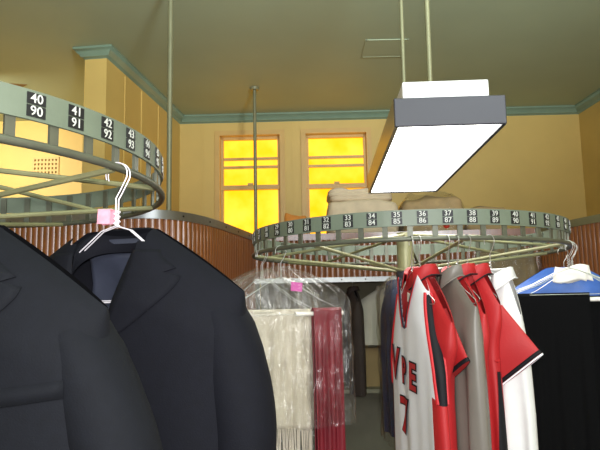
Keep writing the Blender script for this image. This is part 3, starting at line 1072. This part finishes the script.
# white shirt
aW = ring_angle(right, 489)
pW = rp(right, aW); yW = math.radians(-58)
hanger(pW, yW, 'wire hanger of the white shirt beside the black trousers', half=.085)
polo(neckpos(pW, yW, -.02), yW, 'white crumpled shirt between the red shirts and the black trousers', m=M_shirtw, trim=M_shirtw, seed=14, panel=False, name='white_shirt', sleeveL=0, depth=.03, sh=.10, wc=.115, slope=.115)
# trousers on barred hangers at the right end
specs = [(.97, -24, .25, 'first black trousers folded over a white bar at the right'), (1.12, -30, .21, 'second black trousers at the right edge of the picture')]
for i, (a, yd, half, lab) in enumerate(specs):
    p = rp(right, a); y = math.radians(yd)
    hanger(p, y, ('wire hanger with a white bar holding the first black trousers' if i == 0 else 'wire hanger with a white bar holding the black trousers at the right edge'), half=half, drop=.105 + .012 * i, neck=-.088, bar=(-half + .004, half - .004))
    tt = thing('black_trousers', lab, 'trousers', p, y)
    w0, w1 = (-.195, .055) if i == 0 else (.02, .2)
    drape(MB(), w0, w1, -.088 - .105 - .012 * i + .006, .74, .7, .013, .004, 3, 20 + i).obj('folded_legs', M_black, tt, solid=.004)
# spare hangers
for i, (a, yd, lab) in enumerate(((1.06, -27, 'empty wire hanger between the two trouser hangers'), (1.22, -8, 'empty wire hanger nearest the right end of the rail'), (.93, -30, 'empty wire hanger just left of the trouser hangers'))):
    hanger(rp(right, a), math.radians(yd), lab, half=.205, drop=.09, neck=-.085)
# blue garment behind them
aBl = 1.47
pBl = rp(right, aBl); yBl = math.radians(-6)
hanger(pBl, yBl, 'wire hanger inside the blue shirt', half=.2)
polo(neckpos(pBl, yBl, .03), yBl, 'bright blue shirt behind the trouser hangers at the right end', m=M_blue, trim=M_blue, seed=31, panel=False, name='blue_shirt', sleeveL=.22, sang=88, depth=.05, sh=.22, collar=False, wc=.2)
pt_ = thing('paper_wrap', 'white paper sheet folded over the hanger necks in front of the blue shirt', 'paper', rp(right, 1.04), math.radians(-22))
mb = MB(); rows = []
for i in range(17):
    q = (i - 8) / 8
    rows.append([(-.055 + .11 * k / 8 + .012 * q, math.copysign(.013, q) * min(1, abs(q) * 3) + .002 * math.sin(k * 1.3 + i), -.078 - .055 * abs(q) - .006 * math.sin(k * .8)) for k in range(9)])
mb.loft(rows, closed=False).obj('sheet', M_paper, pt_, solid=.001)
# olive garment in film at the far right of the ring
p5 = Vector((1.50, 4.455, ZT - .003)); y5 = math.radians(2)
hanger(p5, y5, 'wire hanger hooked over the partition top with the olive garment', half=.2)
g5 = Vector((p5.x, p5.y - .075, p5.z + NECK))
polo(g5 + Vector((0, 0, .0)), y5, 'olive tan garment in plastic hanging on the fluted partition at right', m=M_olive, trim=M_olive, seed=33, panel=False, name='olive_jacket', cat='jacket', sleeveL=.3, sang=72, depth=.035, collar=False)
cover(g5 + Vector((0, 0, .03)), y5, 'shiny plastic cover over the olive tan garment', half=.255, slope=.14, L=.75, depth=.055, m=M_film2, seed=11, pleat=.008, npl=12)
# ------------------------------------------------------------------ recess: rail with clothes behind the opening
cr = thing('clothes_rail', 'steel clothes rail inside the recess behind the fluted panel', 'clothes rail', (0, 4.85, 0))
MB().tube([(-.355, 0, 1.74), (1.74, 0, 1.74)], .012, 10).obj('rail_pipe', M_pipe, cr)
for x in (-.345, 1.73): MB().tube([(x, 0, 0), (x, 0, 1.75)], .014, 10).obj('rail_leg', M_pipe, cr)
def reg(px, Y): return Vector(((px - 300) / FPX * Y, Y, 1.74))
for px, yd, m, nm, lab, L, sd in ((384, -8, M_shirtg, 'grey_shirt', 'pale grey shirt hanging in the recess below the metal strip', .44, 41),
                              (351, -84, M_brown, 'brown_coat', 'dark brown coat hanging in the recess left of the pale grey shirt', .8, 42)):
    p = reg(px, 4.85)
    hanger(p, math.radians(yd), 'wire hanger of the ' + lab.split(' hanging')[0] + ' in the recess', half=.2)
    polo(neckpos(p, 0, -.008), math.radians(yd), lab, m=m, trim=m, seed=sd, panel=False, name=nm, cat='shirt' if 'shirt' in nm else 'coat', L=L, sleeveL=.3, sang=76, depth=.05)
sf = thing('recess_shelf', 'grey green shelf inside the recess under the hanging shirt', 'shelf', (.69, 5.05, 0))
mb = MB(); mb.bb((-1.0, -.28, .83), (1.0, .28, .86)); mb.obj('board', M_back, sf, smooth=False)
for x in (-.95, .95):
    mb = MB(); mb.bb((x - .02, -.25, 0), (x + .02, .25, .83)); mb.obj('support', M_back, sf, smooth=False)
bg = thing('canvas_bag', 'tan canvas bag standing on the recess shelf below the pale grey shirt', 'bag', at(374, 395, 4.98) * 1)
bg.location.z = .86
rows = []
for i in range(13):
    t = i / 12
    w = .11 - .012 * t + .008 * math.sin(t * 9); d = .07 * (1 - t * .55)
    rows.append([(w * ss(math.cos(2 * PI * k / 32), .6), d * ss(math.sin(2 * PI * k / 32), .6), .30 * t) for k in range(32)])
MB().loft(rows, True, True, True).obj('body', M_tan, bg)
for s in (-1, 1):
    MB().tube([(-.05, s * .03, .29), (-.045, s * .035, .35), (0, s * .037, .38), (.045, s * .035, .35), (.05, s * .03, .29)], .006, 8).obj('handle', M_tan, bg)
# ------------------------------------------------------------------ bundles on the ledge
def pad(name, label, cat, cx, cy, z0, w, d, h, m, seed=0, rz=0.0, lump=.012, layers=1, group=None, round_=.35):
    """a soft folded slab: rounded sides, wavy top, layered folds at the front"""
    rnd = random.Random(seed)
    ph = [rnd.random() * 6 for _ in range(6)]
    mb = MB(); rows = []
    n = 90
    K = 8 + 10 * layers
    for i in range(K + 1):
        t = i / K
        lay = (t * layers) % 1.0 if t < 1 else 1.0
        bul = math.sin(PI * max(.02, min(.98, lay))) ** .35
        endr = min(1, math.sin(PI * t) ** round_ if 0 < t < 1 else 0)
        sc_ = (.95 + .05 * bul) * (.88 + .12 * endr)
        row = []
        for k in range(n):
            a = 2 * PI * k / n
            x = w / 2 * ss(math.cos(a), .3) * sc_; y = d / 2 * ss(math.sin(a), .3) * sc_
            zz = h * t
            if t > .05: zz += t * lump * (math.sin(x * 14 + ph[0]) + math.sin(y * 17 + x * 5 + ph[1]) + .6 * math.sin(x * 33 + ph[2]))
            x += .006 * math.sin(zz * 60 + ph[3]) * (1 if layers > 1 else .3)
            row.append((x, y, zz))
        rows.append(row)
    # cap with a grid-like shrink so the top stays lumpy
    last = rows[-1]
    for q in (.75, .5, .25, .02):
        rows.append([(p[0] * q, p[1] * q, h + lump * (math.sin(p[0] * q * 14 + ph[0]) + math.sin(p[1] * q * 17 + p[0] * q * 5 + ph[1]) + .6 * math.sin(p[0] * q * 33 + ph[2])) + .012 * (1 - q)) for p in last])
    o = mb.loft(rows, True, True, True).obj(name, m)
    o.location = (cx, cy, z0); o.rotation_euler = (0, 0, rz)
    return tag(o, label, cat, group)
Yb = 4.9
def lx(px): return (px - 300) / FPX * Yb
zq = ZT
pad('folded_blanket', 'thick oatmeal blanket roll lying on the partition ledge below the folded sheets', 'blanket', lx(362), Yb, zq, .58, .46, .28, M_linen, 1, lump=.006, round_=.25)
pad('folded_blanket', 'loosely folded pile of oatmeal sheets on top of the thick blanket roll', 'blanket', lx(360), Yb + .01, zq + .283, .52, .40, .10, M_linen, 2, layers=3, lump=.010, round_=.3)
pad('bedding_bundle', 'khaki bedding bundle in plastic on the ledge under the lamp', 'bedding', lx(430), Yb - .02, zq, .50, .42, .285, M_khaki, 3, layers=2, lump=.016)
pad('bedding_bundle', 'low khaki bundle at the right end of the ledge', 'bedding', lx(482), Yb - .02, zq, .34, .40, .215, M_khaki, 4, layers=2, lump=.010)
o = pad('orange_cloth', 'small orange cloth heap on the ledge between the windows', 'cloth', lx(296), Yb, zq, .2, .2, .195, M_orange, 5, layers=1, lump=.012, round_=.9)
rows = []
for i in range(20):
    t = i / 19
    row = []
    for k in range(80):
        a = 2 * PI * k / 80
        w = .275 * (1 - .35 * t ** 4); d = .225 * (1 - .35 * t ** 4)
        wr = .006 * math.sin(11 * a + 6 * t) + .006 * math.sin(17 * a - 9 * t)
        row.append(((w + wr) * ss(math.cos(a), .5), (d + wr) * ss(math.sin(a), .5), .335 * t + .012 * math.sin(5 * a + 2) * t))
    rows.append(row)
c_ = MB().loft(rows, True, False, True).obj('plastic_bag', M_film2)
c_.location = (lx(430), Yb - .02, zq)
tag(c_, 'clear crinkled plastic bag around the khaki bedding under the lamp', 'plastic bag')
# ------------------------------------------------------------------ light
def area(name, loc, target, size, energy, col, size_y=None):
    l = bpy.data.lights.new(name, 'AREA'); l.energy = energy; l.color = col; l.size = size
    if size_y: l.shape = 'RECTANGLE'; l.size_y = size_y
    o = bpy.data.objects.new(name, l); COL.objects.link(o)
    o.location = loc
    o.rotation_euler = (Vector(target) - Vector(loc)).to_track_quat('-Z', 'Y').to_euler()
    return o
# the camera's own flash
area('camera_flash', (.03, -.02, 1.63), (.1, 3, 1.75), .05, 19, (1, .98, .96))
# added fill behind the camera, brightens ceiling and back wall
area('rear_fill_light', (.8, -1.0, 2.6), (0, 4, 3.3), 2.6, 60, (.95, .97, 1), 1.0)
# added area light, unseen at the left, brightens the alcove wall
area('alcove_fill_light', (-3.4, 5.0, 3.4), (-3.2, 6.5, 1.5), .9, 55, (1, .93, .74))
sp = bpy.data.lights.new('ceiling_fill_spot', 'SPOT'); sp.energy = 1050; sp.color = (.86, .96, 1); sp.spot_size = math.radians(84); sp.spot_blend = .8; sp.shadow_soft_size = .3  # unseen spot added to lighten the ceiling and upper back wall
so = bpy.data.objects.new('ceiling_fill_spot', sp); COL.objects.link(so); so.location = (1.2, -.9, 2.55)
so.rotation_euler = (Vector((.3, 4.2, 5.9)) - Vector(so.location)).to_track_quat('-Z', 'Y').to_euler()
w = bpy.data.worlds.new('World'); sc.world = w; w.use_nodes = True
w.node_tree.nodes['Background'].inputs['Color'].default_value = (.93, .97, 1, 1)
w.node_tree.nodes['Background'].inputs['Strength'].default_value = .65
# ------------------------------------------------------------------ camera
cd = bpy.data.cameras.new('Camera'); cam = bpy.data.objects.new('Camera', cd); COL.objects.link(cam)
cd.sensor_width = 36; cd.lens = 36.0 * FPX / 600.0
cd.clip_start = .02
Mx = Matrix((CR, CU, -CF)).transposed().to_4x4()
Mx.translation = EYE
cam.matrix_world = Mx
sc.camera = cam
sc.cycles.transparent_max_bounces = 40
sc.view_settings.view_transform = 'Standard'
sc.view_settings.look = 'None'
sc.view_settings.exposure = 0.2
sc.view_settings.gamma = 1
sc.view_settings.use_curve_mapping = False
